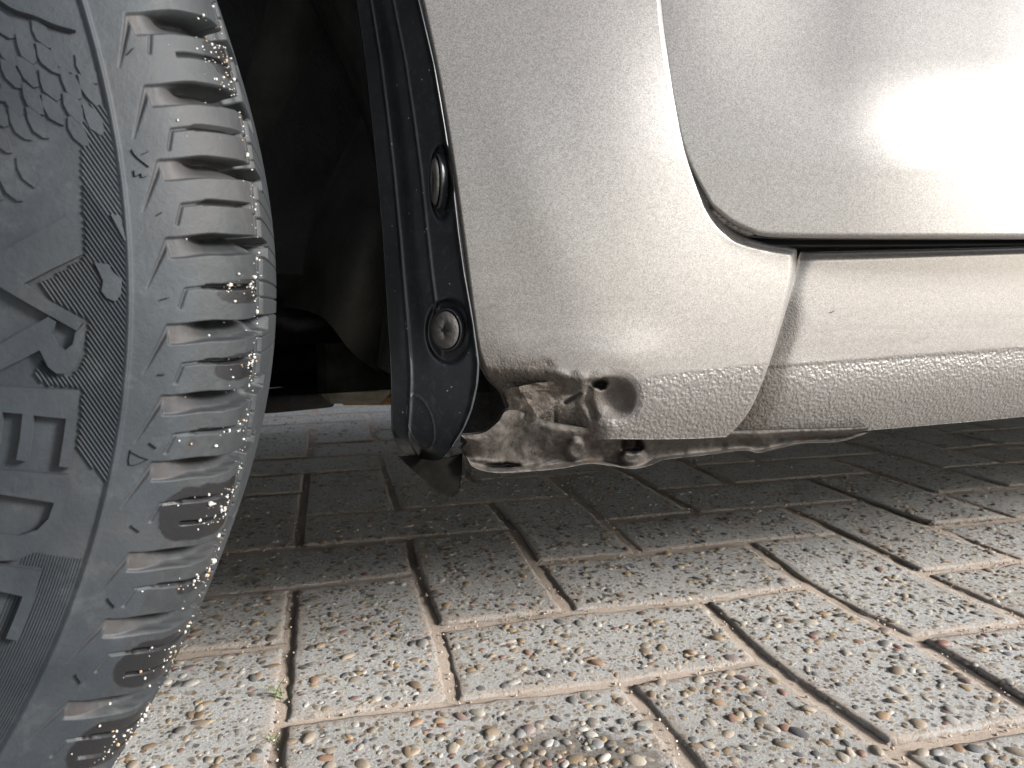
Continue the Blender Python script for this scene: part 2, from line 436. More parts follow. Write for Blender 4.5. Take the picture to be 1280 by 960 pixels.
for c in range(-14, 26):
    for r in range(-9, 20):
        k = (r-c) % 4
        if k == 0: cells.append((c*U, r*U, (c+1)*U, (r+2)*U))      # laid away from the camera (rows r, r+1)
        if k == 3: cells.append((c*U, r*U, (c+2)*U, (r+1)*U))      # laid across
def vis_cell(q):
    cx, cy = (q[0]+q[2])/2, (q[1]+q[3])/2
    x, y = project(np.array([cx, cy, 0.])); fw = (np.array([cx, cy, 0])-CAM) @ RM[:, 2]
    return fw < -.05 and -260 < x < 1560 and y < 1250, math.hypot(cx-CAM[0], cy-CAM[1])
vis, rest = [], []
for q in cells:
    v, d = vis_cell(q); (vis if v else rest).append((d, q))
vis.sort(key=lambda t: t[0])
near = [q for d, q in vis[:280]]; rest = [q for d, q in vis[280:]] + [q for d, q in rest]
for i, q in enumerate(near):
    link('paver', paver_mesh(*q, seed=i+1, fine=vis[i][0] < 1.3), M_CON, paving)
VV = []; FF = []; EE = []; b = 0
for i, q in enumerate(rest):
    j = JW/2; x0, y0, x1, y1 = q[0]+j, q[1]+j, q[2]-j, q[3]-j; r = .005; dz = float(RNG.normal(0, .001))
    o_ = [(x0, y0), (x1, y0), (x1, y1), (x0, y1)]; i_ = [(x0+r, y0+r), (x1-r, y0+r), (x1-r, y1-r), (x0+r, y1-r)]
    V = [(*p, -.045) for p in o_]+[(*p, -.004+dz) for p in o_]+[(*p, dz) for p in i_]; VV += V; EE += [1]*8+[0]*4
    for k in range(4):
        k2 = (k+1) % 4; FF += [(b+k, b+k2, b+4+k2, b+4+k), (b+4+k, b+4+k2, b+8+k2, b+8+k)]
    FF.append((b+8, b+9, b+10, b+11)); b += 12
o = link('distant_paver', mesh(VV, np.array(FF), False, {'edge': EE}), M_CON, paving); tag(o, kind='stuff')
# sand bed between the pavers, sagging and heaped unevenly
gx = np.arange(-1.75, 3.2, .012); gy = np.arange(-1.1, 2.45, .012); X, Y = np.meshgrid(gx, gy, indexing='ij')
Z = -.0022 + .0006*np.sin(X*31+2*np.sin(Y*17))*np.cos(Y*27+1.3*np.sin(X*21)) + .0003*np.sin(X*97+Y*61)
o = link('joint_sand', mesh(np.dstack([X, Y, Z]).reshape(-1, 3), gridfaces(len(gx), len(gy), True)), M_SAND); tag(o, kind='structure')
# far ground sheet out to the horizon, 3 cm below at its inner edge it disappears under the pavers
s = NT('far_street'); s.set(Base_Color=s.ramp(s.noise(3, 6, .7), (.3, (.25, .24, .23)), (.7, (.40, .39, .37))), Roughness=.9)
def ringsheet(r0, r1, z):
    a = [(-r1, -r1), (r1, -r1), (r1, r1), (-r1, r1)]; return a
gme = mesh([(-200, -200, -.035), (200, -200, -.035), (200, 200, -.035), (-200, 200, -.035)], [(0, 1, 2, 3)], False)
tag(link('ground', gme, s.m), kind='structure')

# ------------------------------------------------------------------ pebbles in the paver faces
import bmesh
def ico(sub):
    bm = bmesh.new(); bmesh.ops.create_icosphere(bm, subdivisions=sub, radius=1)
    v = np.array([tuple(x.co) for x in bm.verts]); f = np.array([[q.index for q in p.verts] for p in bm.faces]); bm.free(); return v, f
IV, IF = ico(2); IV1, IF1 = ico(1)
def pebble_shape(rg, V):
    d = V.copy()
    for _ in range(3):
        ax = rg.normal(size=3); ax /= np.linalg.norm(ax); d *= (1+.13*np.tanh(2*(d @ ax)))[:, None]
    return d
cum = [(q, (q[2]-q[0])*(q[3]-q[1])) for q in near]
TONES = .66*np.array([(.10,.09,.08),(.30,.20,.11),(.085,.09,.10),(.34,.25,.155),(.23,.165,.11),(.50,.44,.36),(.16,.17,.17),(.42,.34,.25),(.52,.49,.44),(.27,.28,.29),(.26,.13,.10),(.46,.32,.17),(.38,.36,.32),(.56,.53,.48)])
pts = []
for i, (q, a) in enumerate(cum):
    dist = vis[i][0]; dens = 13000 if dist < .75 else (9500 if dist < 1.15 else 3500)
    if dist > 1.75: continue
    for _ in range(int(a*dens)):
        x_, y_ = RNG.uniform(q[0]+.009, q[2]-.009), RNG.uniform(q[1]+.009, q[3]-.009); lf, tx, ty = tilt(i+1)
        pts.append((x_, y_, dist, lf+tx*((x_-q[0])/(q[2]-q[0])-.5)+ty*((y_-q[1])/(q[3]-q[1])-.5)))
pts = np.array(pts)
PZ = pts[:, 3]+fnoise(pts[:, :2]@np.array([[1., 0, 0], [0, 1., 0]]), 55, 3)*0
sz = np.clip(RNG.lognormal(math.log(.0023), .42, len(pts)), .0010, .0047)
# more and bigger stones bared inside the worn patch
pc = ground(722., 985.)[:2]
wp = warp(pts[:, :2]); fwd = -((np.c_[wp, np.zeros(len(wp))]-CAM) @ RM[:, 2]); ppx, ppy = project(np.c_[wp, np.zeros(len(wp))])
show = np.where((ppx > 150) & (ppx < 1290) & (ppy < 975) & (ppy > 640), sz/np.maximum(fwd, .1), 0)
order = np.argsort(-show); big = order[:300]; other = np.setdiff1d(np.arange(len(pts)), big)
ext = np.array([pc + RNG.normal(0, .030, 2) for _ in range(150)])
shapes = []
for k in range(10):
    rg = np.random.default_rng(50+k); shapes.append(mesh(pebble_shape(rg, IV), IF, True))
for me in shapes: me.materials.append(M_PEB1)
for i in big:
    o = bpy.data.objects.new('pebble', shapes[int(RNG.integers(10))]); COL.objects.link(o); o.parent = paving
    r = sz[i]*1.05; o.location = (*wp[i], PZ[i]-r*.34); o.rotation_euler = (RNG.normal(0, .15), RNG.normal(0, .15), RNG.uniform(0, 6.3))
    o.scale = (r*RNG.uniform(1.1, 1.7), r*RNG.uniform(.8, 1.1), r*RNG.uniform(.42, .6))
def pebble_cloud(P, R, lo, name, mat, parent, flat=(.35, .5), sink=.30, tones=TONES, zs=None):
    BV, BF = (IV1, IF1) if lo else (IV, IF)
    n = len(P); nv = len(BV)
    bases = np.stack([pebble_shape(np.random.default_rng(200+k), BV) for k in range(16)])
    pick = RNG.integers(16, size=n); ang = RNG.uniform(0, 6.283, n)
    sx = R*RNG.uniform(1., 1.6, n); sy = R*RNG.uniform(.75, 1.1, n); szz = R*RNG.uniform(*flat, n)
    V = bases[pick]*np.stack([sx, sy, szz], -1)[:, None]
    c, s_ = np.cos(ang)[:, None], np.sin(ang)[:, None]
    V = np.stack([V[..., 0]*c-V[..., 1]*s_, V[..., 0]*s_+V[..., 1]*c, V[..., 2]], -1)
    z = (-R*sink) if zs is None else zs(R) if callable(zs) else zs
    V += np.c_[P, z][:, None]
    Fc = (BF[None]+(np.arange(n)*nv)[:, None, None]).reshape(-1, 3)
    tn = tones[RNG.integers(len(tones), size=n)]*RNG.uniform(.8, 1.2, (n, 1)); tn = np.c_[tn, np.ones(n)]
    o = link(name, mesh(V.reshape(-1, 3), Fc, True, {'tone': np.repeat(tn, nv, 0)}), mat, parent); tag(o, kind='stuff'); return o
nearm = fwd[other] < .95
pebble_cloud(wp[other[nearm]], sz[other[nearm]], False, 'bedded_pebbles', M_PEB, paving, zs=lambda R: PZ[other[nearm]]-R*.20)
pebble_cloud(wp[other[~nearm]], sz[other[~nearm]], True, 'distant_pebbles', M_PEB, paving, zs=lambda R: PZ[other[~nearm]]-R*.20)
pebble_cloud(ext, np.clip(RNG.lognormal(math.log(.0028), .3, len(ext)), .0016, .0055), False, 'bared_pebbles', M_PEB, paving)
# loose crumbs of sand along the joints
cr = []
for q in near[:90]:
    for _ in range(26):
        if RNG.random() < .5: cr.append((RNG.uniform(q[0], q[2]), q[1]+RNG.normal(0, .003)))
        else: cr.append((q[0]+RNG.normal(0, .003), RNG.uniform(q[1], q[3])))
cr = warp(np.array(cr))
pebble_cloud(cr, RNG.uniform(.0005, .0012, len(cr)), True, 'sand_crumbs', M_PEB, paving, flat=(.7, 1.), tones=np.array([(.52, .42, .33), (.62, .54, .46), (.40, .30, .22)]), zs=-.0005+RNG.uniform(-.002, .001, len(cr)))

# ------------------------------------------------------------------ grass in the joint
def tuft(px, py, n, h, label):
    p = ground(float(px), float(py)); V = []; Fc = []; rg = np.random.default_rng(int(px+py))
    for k in range(n):
        a = rg.uniform(0, 6.28); ln = h*rg.uniform(.5, 1.1); lean = rg.uniform(.2, 1.0); b0 = np.array([rg.normal(0, .0018), rg.normal(0, .003), -.002])
        d = np.array([math.cos(a), math.sin(a), 0]); sd_ = np.array([-d[1], d[0], 0]); b = len(V)
        for i in range(5):
            t = i/4; c = b0+d*ln*lean*t*t+np.array([0, 0, ln*t*(1-.25*lean*t)]); wd = .00055*(1-t)**.7+.00005
            V += [c-sd_*wd, c+np.array([0, 0, -wd*.5]), c+sd_*wd]
        for i in range(4):
            for j in range(2): q = b+i*3+j; Fc.append((q, q+1, q+4, q+3))
    o = link('grass_tuft', mesh(V, Fc), M_GRASS); o.location = p
    tag(o, label, 'grass', 'grass tufts in the paving joint')
tuft(349, 868, 12, .014, 'small green grass tuft growing in the sandy joint right of the tyre')
tuft(343, 925, 6, .008, 'tiny grass tuft in the same joint at the bottom edge of the photo')

# ------------------------------------------------------------------ the car
car = empty('car', (0.3, 0.3, 0)); tag(car, 'silver champagne car with dented front wing and grimy sill, standing over the pavers', 'car')

# ---- wheel: surface of revolution with moulded shoulder grooves
WX, WY, WR, WA, WC = -.2672, -.2674, .2915, .0223, .0132; DR = .0314
wd = np.array([math.cos(WA), math.sin(WA), 0]); wn_ = np.array([math.sin(WA), -math.cos(WA), 0]); wz = np.array([0, 0, 1.])
wn2 = wn_*math.cos(WC)+wz*math.sin(WC); wz2 = wz*math.cos(WC)-wn_*math.sin(WC); WCEN = np.array([WX, WY, WR])
PROF = np.array([(-.022, .185), (-.012, .192), (-.003, .200), (.0035, .217), (.0040, .235), (.0028, .248), (0, WR-DR), (-.006, WR-DR*.55), (-.016, WR-DR*.2), (-.03, WR-.002), (-.06, WR),
                 (-.125, WR), (-.155, WR-.002), (-.170, WR-DR*.3), (-.184, WR-DR), (-.188, .235), (-.180, .200), (-.165, .185)])
pl = spline(PROF, 900); dd = np.r_[0, np.cumsum(np.hypot(*np.diff(pl, axis=0).T))]
i0 = np.argmin(np.hypot(pl[:, 0], pl[:, 1]-(WR-DR))); dd -= dd[i0]
def prof(v):
    w_, r_ = np.interp(v, dd, pl[:, 0]), np.interp(v, dd, pl[:, 1]); e = 1e-4
    dw = np.interp(v+e, dd, pl[:, 0])-np.interp(v-e, dd, pl[:, 0]); dr = np.interp(v+e, dd, pl[:, 1])-np.interp(v-e, dd, pl[:, 1])
    L = np.hypot(dw, dr)+1e-12; return w_, r_, dr/L, -dw/L      # position, then outward normal (w, r)
def tyre_pt(th, v, h=0.):
    w_, r_, nw, nr = prof(v); w_ = w_+nw*h; r_ = r_+nr*h
    return WCEN + w_[..., None]*wn2 + (r_*np.cos(th))[..., None]*wd + (r_*np.sin(th))[..., None]*wz2
def tyre_hit(px, py, h=0.):
    """sidewall or shoulder point of the tyre seen at (px, py)"""
    d = rays(px, py); w_ = np.zeros(d.shape[:-1]); 
    for _ in range(25):
        lam = ((WCEN-CAM) @ wn2 + w_)/(d @ wn2); P = CAM+lam[..., None]*d-WCEN
        r_ = np.hypot(P @ wd, P @ wz2)
        k = pl[:, 0][:int(i0+160)]; rr = pl[:, 1][:int(i0+160)]
        w_ = .5*w_+.5*np.interp(r_, rr, k)
    th = np.arctan2(P @ wz2, P @ wd); v = np.interp(r_, pl[:int(i0+160), 1], dd[:int(i0+160)])
    return tyre_pt(th, v, h)
GRV = [8.5+3.9, 8.5, 4.4, 0, -5.0, -9.2, -13.2, -18.8, -23.0, -28.3, -33.2, -37.6, -42.4, -47.]
SIP = [11.4, 6.1, 1.9, -2.9, -7.3, -11.5, -15.7, -21.0, -25.2, -30.8, -35.6, -40., -44.8]
a = 17.2
k = 0
while a < 120: GRV.append(a); a += (4.4, 5.1, 4.2, 5.4)[k % 4]; k += 1
a = 14.9
k = 0
while a < 120: SIP.append(a); a += (4.4, 5.1, 4.2, 5.4)[k % 4]; k += 1
SIP2 = [(10.1, 19.7), (-17.1, 21.), (-26.7, 21.), (-32.2, 20.)]
OILS = [(-3.1, .8, 22, 1.), (-7.6, .9, 22, .9), (-16.4, 1.9, 13, 1.), (-21.3, .6, 24, .6), (-26, 1.7, 16, 1.), (-31.4, 1.9, 15, 1.), (10.6, 1.3, 28, .9)]
def shear(v): return .35*sm(9, 24, v)+.35*sm(24, 60, v)
def relief(T, V):
    """T degrees, V millimetres from the shoulder line; returns depth (m), dust, oil"""
    h = np.zeros_like(T); dust = np.zeros_like(T); oil_dark = np.zeros_like(T)
    for g in GRV:
        sel = (T > g-4.0) & (T < g+2.2) & (V > 2) & (V < 82)
        if not sel.any(): continue
        t, v = T[sel]-g, V[sel]
        up = shear(v); wdt = 1.15-.15*sm(20, 50, v)
        body = sm(-.05, .05, up-t)*sm(-.05, .05, t-(up-wdt))*sm(8.9, 9.6, v - .6*np.clip(-t, 0, 1.1)*1.)
        slope = sm(0, 1, np.clip((t-(up-wdt))/wdt, 0, 1))       # deepest below the upper lip
        dep = .0009+.0100*sm(11.5, 25, v)*(.30+.70*slope)
        # tail running back to the sidewall
        ft = np.clip(-t/3.0, 0, 1); v_left = 9-5.25*ft; v_right = 10.6-6.85*ft+.0
        tail = sm(-.3, .35, v-v_left)*sm(-.3, .35, v_right-v)*sm(0, .08, -t+.02)*sm(-3.05, -2.85, t)
        d = np.maximum(body*dep, tail*.0009)
        h[sel] = np.maximum(h[sel], d); dust[sel] = np.maximum(dust[sel], np.maximum(body*(1-.95*sm(14, 27, v)), tail*.8))
    for g in SIP:
        sel = (T > g-1.6) & (T < g+1.2) & (V > 11) & (V < 46)
        if not sel.any(): continue
        t, v = T[sel]-g, V[sel]; c = shear(v)-shear(14.)
        wv = .05+.075*sm(18, 22, v)
        line = sm(wv+.04, wv, np.abs(t-c))*sm(13.5, 13.9, v)*sm(44, 43, v)
        ft = np.clip(-t/1.15, 0, 1); cv = 13.9-1.7*ft
        tail = sm(.65, .15, np.abs(v-cv))*sm(-1.2, -1.1, t)*sm(.02, -.05, t)
        h[sel] = np.maximum(h[sel], np.maximum(line*(.0009+.0032*sm(18, 21, v)), tail*.0006)); dust[sel] = np.maximum(dust[sel], tail*.5)
    for g, v0 in SIP2:
        sel = (T > g-.6) & (T < g+1.) & (V > v0) & (V < 46)
        if sel.any():
            t, v = T[sel]-g, V[sel]; c = shear(v)-shear(14.); h[sel] = np.maximum(h[sel], sm(.13, .09, np.abs(t-c))*.0024)
    # circumferential groove and narrow edge cuts
    h = np.maximum(h, .006*sm(51, 52.5, V)*sm(60, 58.5, V)); h = np.maximum(h, .0012*sm(.55, .3, np.abs(V-47)))
    ec = (np.mod(T*1.0+.13*np.sin(T*2.1), 1.25)-.6); h = np.maximum(h, .0015*sm(.06, .03, np.abs(ec))*sm(45.5, 46.2, V))
    for g, hw, v0, s_ in OILS:
        rr = np.hypot((T-g-.012*(V-14))/hw, np.clip((v0+9-V)/9, 0, 9)); oil_dark = np.maximum(oil_dark, s_*sm(1.25, .55, rr)*sm(49, 44, V))
    return h, dust, oil_dark
def tyre_patch(th0, th1, nth, vs, detail):
    T = np.linspace(th0, th1, nth); TT, VV_ = np.meshgrid(T, vs, indexing='ij'); TT = TT+shear(VV_*1000)
    h = np.zeros_like(TT); dust = h.copy(); oil_dark = h.copy()
    if detail: h, dust, oil_dark = relief(TT, VV_*1000)
    # raised guard rib at the shoulder line and shallow step inside it
    rib = .0007*np.exp(-((VV_*1000+.4)/.55)**2); step = -.0005*sm(-1.2, -1.8, VV_*1000)
    P = tyre_pt(np.radians(TT), VV_, rib+step-h)
    return P, dust, oil_dark, sm(16.5, 17.6, VV_*1000)*.9
vs_f = np.r_[np.linspace(dd[0], -.024, 14), np.arange(-.0230, -.0024, .0011), np.arange(-.0020, .0195, .00029), np.arange(.0198, .050, .00048), np.arange(.0505, .088, .0008), np.linspace(.09, dd[-1], 30)]
vs_c = np.r_[np.linspace(dd[0], -.024, 10), np.linspace(-.02, .061, 60), np.linspace(.064, dd[-1], 20)]
PV = []; PF = []; PD = []; PO = []; PS = []; b = 0
for (t0, t1, n, vs, det) in ((-47, 27, 1150, vs_f, True), (27, 313, 500, vs_c, True)):
    P, du, oi, sc = tyre_patch(t0, t1, n, vs, det)
    PV.append(P.reshape(-1, 3)); PF.append(gridfaces(*P.shape[:2], flip=True)+b); PD.append(du.ravel()); PO.append(oi.ravel()); PS.append(sc.ravel()); b += P.shape[0]*P.shape[1]
wheel = empty('wheel', tuple(WCEN)); wheel.parent = car; wheel.location = Vector(WCEN)-car.location
wheel['label'] = 'front wheel turned slightly, only its scuffed tyre in view'
link('tyre', mesh(np.vstack(PV), np.vstack(PF), True, {'dust': np.concatenate(PD), 'oil_dark': np.concatenate(PO), 'scuff': np.concatenate(PS)}), M_RUB, wheel)
# rim, outside the frame
rp = [(-.02, .186), (-.012, .183), (-.014, .176), (-.03, .170), (-.06, .165), (-.05, .12), (-.03, .06), (-.028, .0)]
th = np.radians(np.arange(0, 361, 6)); TT, KK = np.meshgrid(th, np.arange(len(rp)), indexing='ij'); rpa = np.array(rp)
spoke = np.where((KK > 4) & (KK < 7), -.022*(np.cos(TT*5) > .1), 0)
P = WCEN + (rpa[KK, 0]+spoke)[..., None]*wn2 + (rpa[KK, 1]*np.cos(TT))[..., None]*wd + (rpa[KK, 1]*np.sin(TT))[..., None]*wz2
link('rim', mesh(P.reshape(-1, 3), gridfaces(*P.shape[:2])), M_RIM, wheel)

# raised lettering and marks on the sidewall
def raised(name, poly, h, parent, mat=M_RUB, hit=tyre_hit, maxlen=6., side=None, inset=1.0):
    bm = bmesh.new(); vs = [bm.verts.new((x, y, 0)) for x, y in poly]; es = [bm.edges.new((vs[i], vs[(i+1) % len(vs)])) for i in range(len(vs))]
    bmesh.ops.triangle_fill(bm, edges=es, use_beauty=True)
    for _ in range(5):
        lg = [e for e in bm.edges if e.calc_length() > maxlen]
        if not lg: break
        bmesh.ops.subdivide_edges(bm, edges=lg, cuts=1); bmesh.ops.triangulate(bm, faces=bm.faces)
    bm.normal_update()
    V2 = np.array([tuple(v.co) for v in bm.verts]); Fc = [tuple(v.index for v in f.verts) for f in bm.faces]
    bd = [(e.verts[0].index, e.verts[1].index) if (e.link_loops[0].vert == e.verts[0]) else (e.verts[1].index, e.verts[0].index) for e in bm.edges if len(e.link_faces) == 1]
    bnd = {i for e in bd for i in e}; bm.free()
    top = hit(V2[:, 0], V2[:, 1], h); lowi = sorted(bnd); mp = {i: len(V2)+k for k, i in enumerate(lowi)}
    low = hit(V2[lowi, 0]+0, V2[lowi, 1]+0, -.0008)
    Fc += [(a_, b_, mp[b_], mp[a_])[::-1] for a_, b_ in bd]
    n = len(V2)+len(lowi); z = np.zeros(n)
    me = mesh(np.vstack([top, low]), Fc, False, {'dust': np.r_[np.zeros(len(V2)), np.ones(len(lowi))*.8], 'oil_dark': z, 'scuff': z})
    return link(name, me, mat, parent)
def arc(cx, cy, rx, ry, a0, a1, n=10):
    return [(cx+rx*math.cos(math.radians(a)), cy+ry*math.sin(math.radians(a))) for a in np.linspace(a0, a1, n)]
LET = [
 [(-70,356),(0,318),(97,264),(101,290),(103,319),(66,337),(32,355),(56,372),(80,386),(106,400),(97,413),(60,392),(0,357),(-30,340)],
 [(107,403),(106,424),(103,442),(95,458),(84,466),(72,466),(62,458),(52,437),(30,449),(0,464),(-40,480),(-42,450),(0,432),(30,414),(52,402),(62,396),(72,402),(66,418),(73,432),(83,437),(92,430),(95,416)],
 [(-60,478),(0,482),(100,487),(95,535),(90,583),(75,581),(80,550),(84,522),(44,518),(40,548),(36,575),(23,573),(28,545),(31,516),(6,514),(-2,565),(-15,565),(-10,512),(-60,508)],
 [(-60,582),(0,585),(86,592),(83,618),(78,640),(66,667),(48,686),(24,697),(0,698),(-30,697),(-60,694),(-60,664),(-30,666),(0,664),(26,667),(48,660),(62,646),(69,626),(0,615),(-60,611)],
 [(-60,698),(0,703),(53,711),(43,746),(34,771),(24,797),(9,794),(20,768),(30,742),(0,735),(-12,733),(-20,760),(-32,758),(-26,731),(-60,727)],
]
for L in LET: raised('raised_letter', L, .0019, wheel)
raised('wear_mark', [(137,331),(139,338),(152,350),(151,368),(144,377),(133,372),(127,364),(129,351),(122,336),(118,328)], .0008, wheel, maxlen=10)
raised('wear_mark', [(138,268),(150,270),(157,300),(156,302)], .0006, wheel, maxlen=12)
# V3 moulded sign
def ridge(pts, wpx, h, dust=0.):
    pts = np.array(pts, float); d = np.gradient(pts, axis=0); d /= np.linalg.norm(d, axis=1)[:, None]; n_ = np.stack([-d[:, 1], d[:, 0]], 1)
    wv = np.full(len(pts), wpx/2.); wv[0] *= .3; wv[-1] *= .3
    a_ = pts+n_*wv[:, None]; c_ = pts-n_*wv[:, None]
    V = np.vstack([tyre_hit(a_[:, 0], a_[:, 1], -.0002), tyre_hit(pts[:, 0], pts[:, 1], h), tyre_hit(c_[:, 0], c_[:, 1], -.0002)])
    m = len(pts); Fc = [(i, i+1, m+i+1, m+i) for i in range(m-1)]+[(m+i, m+i+1, 2*m+i+1, 2*m+i) for i in range(m-1)]
    return V, Fc
def ridges(name, lines, wpx, h, label=None, dark=False, kind=None):
    VV_ = []; FF_ = []; b_ = 0
    for ln in lines:
        V, Fc = ridge(ln, wpx, h); VV_.append(V); FF_ += [tuple(i+b_ for i in f) for f in Fc]; b_ += len(V)
    VV_ = np.vstack(VV_); z = np.zeros(len(VV_))
    o = link(name, mesh(VV_, FF_, False, {'dust': z, 'oil_dark': z+(1. if dark else 0.), 'scuff': z}), M_RUB, wheel)
    if kind: o['kind'] = kind
    return o
ridges('moulded_sign', [spline([(164,187),(170,196),(186,209)], 8), spline([(186,189),(176,194)], 4)], 1.8, .0007, dark=True)
ridges('moulded_sign', [spline([(167,213),(169,221),(176,217),(177,222),(184,220)], 12)], 1.6, .0007, dark=True)
ridges('moulded_sign', [spline([(163,562),(161,580),(172,580),(185,574)], 8), [(163,564),(174,570),(185,574)]], 1.6, .0006)
for (x, y, dx, dy) in [(159,69,8,-9),(195,270,8,-5),(200,375,11,-3),(197,468,9,0),(187,553,9,7),(164,656,11,8),(135,747,9,11),(95,842,7,11)]:
    ridges('mould_vent', [spline([(x, y), (x+dx*.5, y+dy*.5), (x+dx, y+dy)], 5)], 2.2, .0010)
# diagonal ribs between lettering and shoulder
RIBPOLY = [(100,215),(97,150),(118,120),(140,150),(158,250),(163,330),(162,400),(158,470),(150,540),(138,611),(95,562),(101,487),(60,484),(40,470),(56,440),(70,468),(88,467),(100,456),(106,440),(108,400),(70,380),(50,352),(104,320),(103,268)]
def inside(x, y, poly):
    c = False; n = len(poly)
    for i in range(n):
        x1, y1 = poly[i]; x2, y2 = poly[(i+1) % n]
        if (y1 > y) != (y2 > y) and x < (x2-x1)*(y-y1)/(y2-y1)+x1: c = not c
    return c
lines = []
for k in range(-60, 60):
    # lines run down to the right; their spacing is about seven pixels across
    pts_ = []; run = []
    for s_ in np.arange(0, 900, 4.):
        x = 30+s_*.57+k*6.2*.82*0; y = 60+s_*.82+k*8.2
        if inside(x, y, RIBPOLY): run.append((x, y))
        else:
            if len(run) > 3: lines.append(run)
            run = []
LO = [l_ for l_ in lines if np.mean([p[1] for p in l_]) < 265]; lines = [l_ for l_ in lines if np.mean([p[1] for p in l_]) >= 265]
ridges('shoulder_rib', LO, 3.6, .00010, kind='stuff')
ridges('shoulder_rib', lines, 3.6, .00033, kind='stuff')
# fine circumferential lines further down the band
fl_ = []
for v in np.arange(-.0155, -.0015, .0007):
    for (ta, tb) in ((-46, -19.5),):
        T_ = np.radians(np.linspace(ta, tb, 60)); fl_.append((T_, v))
VV_ = []; FF_ = []; b_ = 0
for T_, v in fl_:
    m = len(T_)
    V = np.vstack([tyre_pt(T_, np.full(m, v-.00022), -.0006), tyre_pt(T_, np.full(m, v), -.0002), tyre_pt(T_, np.full(m, v+.00022), -.0006)])
    VV_.append(V); FF_ += [tuple(i+b_ for i in f) for i0_ in range(m-1) for f in ((i0_, i0_+1, m+i0_+1, m+i0_), (m+i0_, m+i0_+1, 2*m+i0_+1, 2*m+i0_))]; b_ += len(V)
z = np.zeros(b_); o = link('fine_rib', mesh(np.vstack(VV_), FF_, False, {'dust': z, 'oil_dark': z, 'scuff': z}), M_RUB, wheel); o['kind'] = 'stuff'
# crackled scale relief above the lettering
A2, B2 = np.array([27., 22.]), np.array([5., 31.])
for i_ in range(-4, 7):
    for j_ in range(-6, 9):
        c_ = np.array([4., 30.])+i_*A2+j_*B2+RNG.normal(0, 1.6, 2)+np.array([0, (i_ % 2)*8.])
        lim = np.interp(c_[1], [0, 100, 200, 260], [88, 118, 120, 96])
        if c_[0] > lim or c_[0] < -30 or c_[1] < 24+max(0, c_[0])*.32 or c_[1] > 250-max(0, c_[0])*.35: continue
        if c_[1] > 160 and RNG.random() < .3: continue
        ca = [(-.46, -.30), (-.2, -.46), (.30, -.48), (.47, -.2), (.47, .25), (.2, .47), (-.3, .48), (-.47, .2)]
        poly = [tuple(c_+A2*(u_+RNG.normal(0, .035))+B2*(v_+RNG.normal(0, .035))) for u_, v_ in ca]
        raised('moulded_scale', poly, .00006+.00020*RNG.random(), wheel, maxlen=40)
ridges('moulded_edge', [spline([(-5,-2),(20,14),(45,22),(70,33),(95,40)], 20)], 7, .0012)

# sand grains stuck on the tread
def grit(n, name, label):
    P = []; R = []; tn = []
    for k in range(n):
        u_ = RNG.random()
        if u_ < .42:
            g = [10.9, -2.9, -7.4, -11.4, -15.8, -17., -21, -25.3, -26.6, -30.9, -32.2][int(RNG.integers(11))]
            v = RNG.uniform(26, 47); t = g+.012*(v-14)+RNG.normal(0, .32)
        elif u_ < .47: t = RNG.normal(10.3, 1.3); v = RNG.uniform(27, 47)
        else: t = RNG.uniform(-46, 15); v = RNG.uniform(42, 58) if RNG.random() < .7 else RNG.uniform(15, 45)
        if u_ >= .5 and v < 42 and RNG.random() < .5: continue
        h, _, _ = relief(np.array([t]), np.array([v])); r_ = float(np.clip(RNG.lognormal(math.log(.00023), .45), .0001, .0008))
        if RNG.random() < .5: t_h = -h[0]
        else: t_h = -min(h[0], .0006)
        P.append(tyre_pt(np.array([math.radians(t)]), np.array([v/1000]), np.array([t_h+r_*.6]))[0]); R.append(r_); tn.append(RNG.random() < .16)
    P = np.array(P); R = np.array(R); n = len(P); nv = len(IV1)
    V = np.stack([pebble_shape(RNG, IV1) for _ in range(n)])*R[:, None, None]*RNG.uniform(.7, 1.3, (n, 1, 3))+P[:, None]
    Fc = (IF1[None]+(np.arange(n)*nv)[:, None, None]).reshape(-1, 3)
    o = link(name, mesh(V.reshape(-1, 3), Fc, False, {'tone': np.repeat(np.array(tn, float), nv)}), M_GRIT); tag(o, label, 'sand', kind='stuff')
grit(650, 'sand_grit', 'pale sand grains stuck in the cuts and along the edge of the tyre tread')

# ---- body panels -----------------------------------------------------------------
def steep_round(d, r):
    q = np.clip(d/r, 0, 1); return -r*(1-np.sqrt(np.clip(1-(1-q)**2, 0, 1)))
PXM = .35/F                                   # metres per pixel near the flank
F_LEFT = [(470,-210),(500,-110),(517,-40),(526,0),(545,90),(562,190),(576,290),(589,390),(597,440),(611,472),(629,492),(637,512),(650,533)]
F_RIGHT = [(826,-210),(823,-110),(824,-40),(826,0),(833,60),(846,140),(862,200),(890,262),(922,291),(958,304),(988,309),(996,316),(990,360),(975,412),(958,465),(940,508),(922,533),(908,546)]
F_TOP = [(470,-210),(640,-212),(826,-210)]
F_BOT = [(650,533),(672,543),(695,551),(720,553),(760,549),(820,549),(870,548),(908,546)]
px, py = coons(F_TOP, F_BOT, F_LEFT, F_RIGHT, 300, 360, .75, .6)
TEX_F = lambda x: np.interp(x, [600, 692, 735, 780, 860, 960, 1000], [458, 463, 477, 477, 465, 455, 450])
def lean(py, k=.0008, c=350.):
    u = np.clip(212-py, 0, 1500)
    return .47e-3*np.where(u < c, k*u*u/2, k*c*c/2+k*c*(u-c))
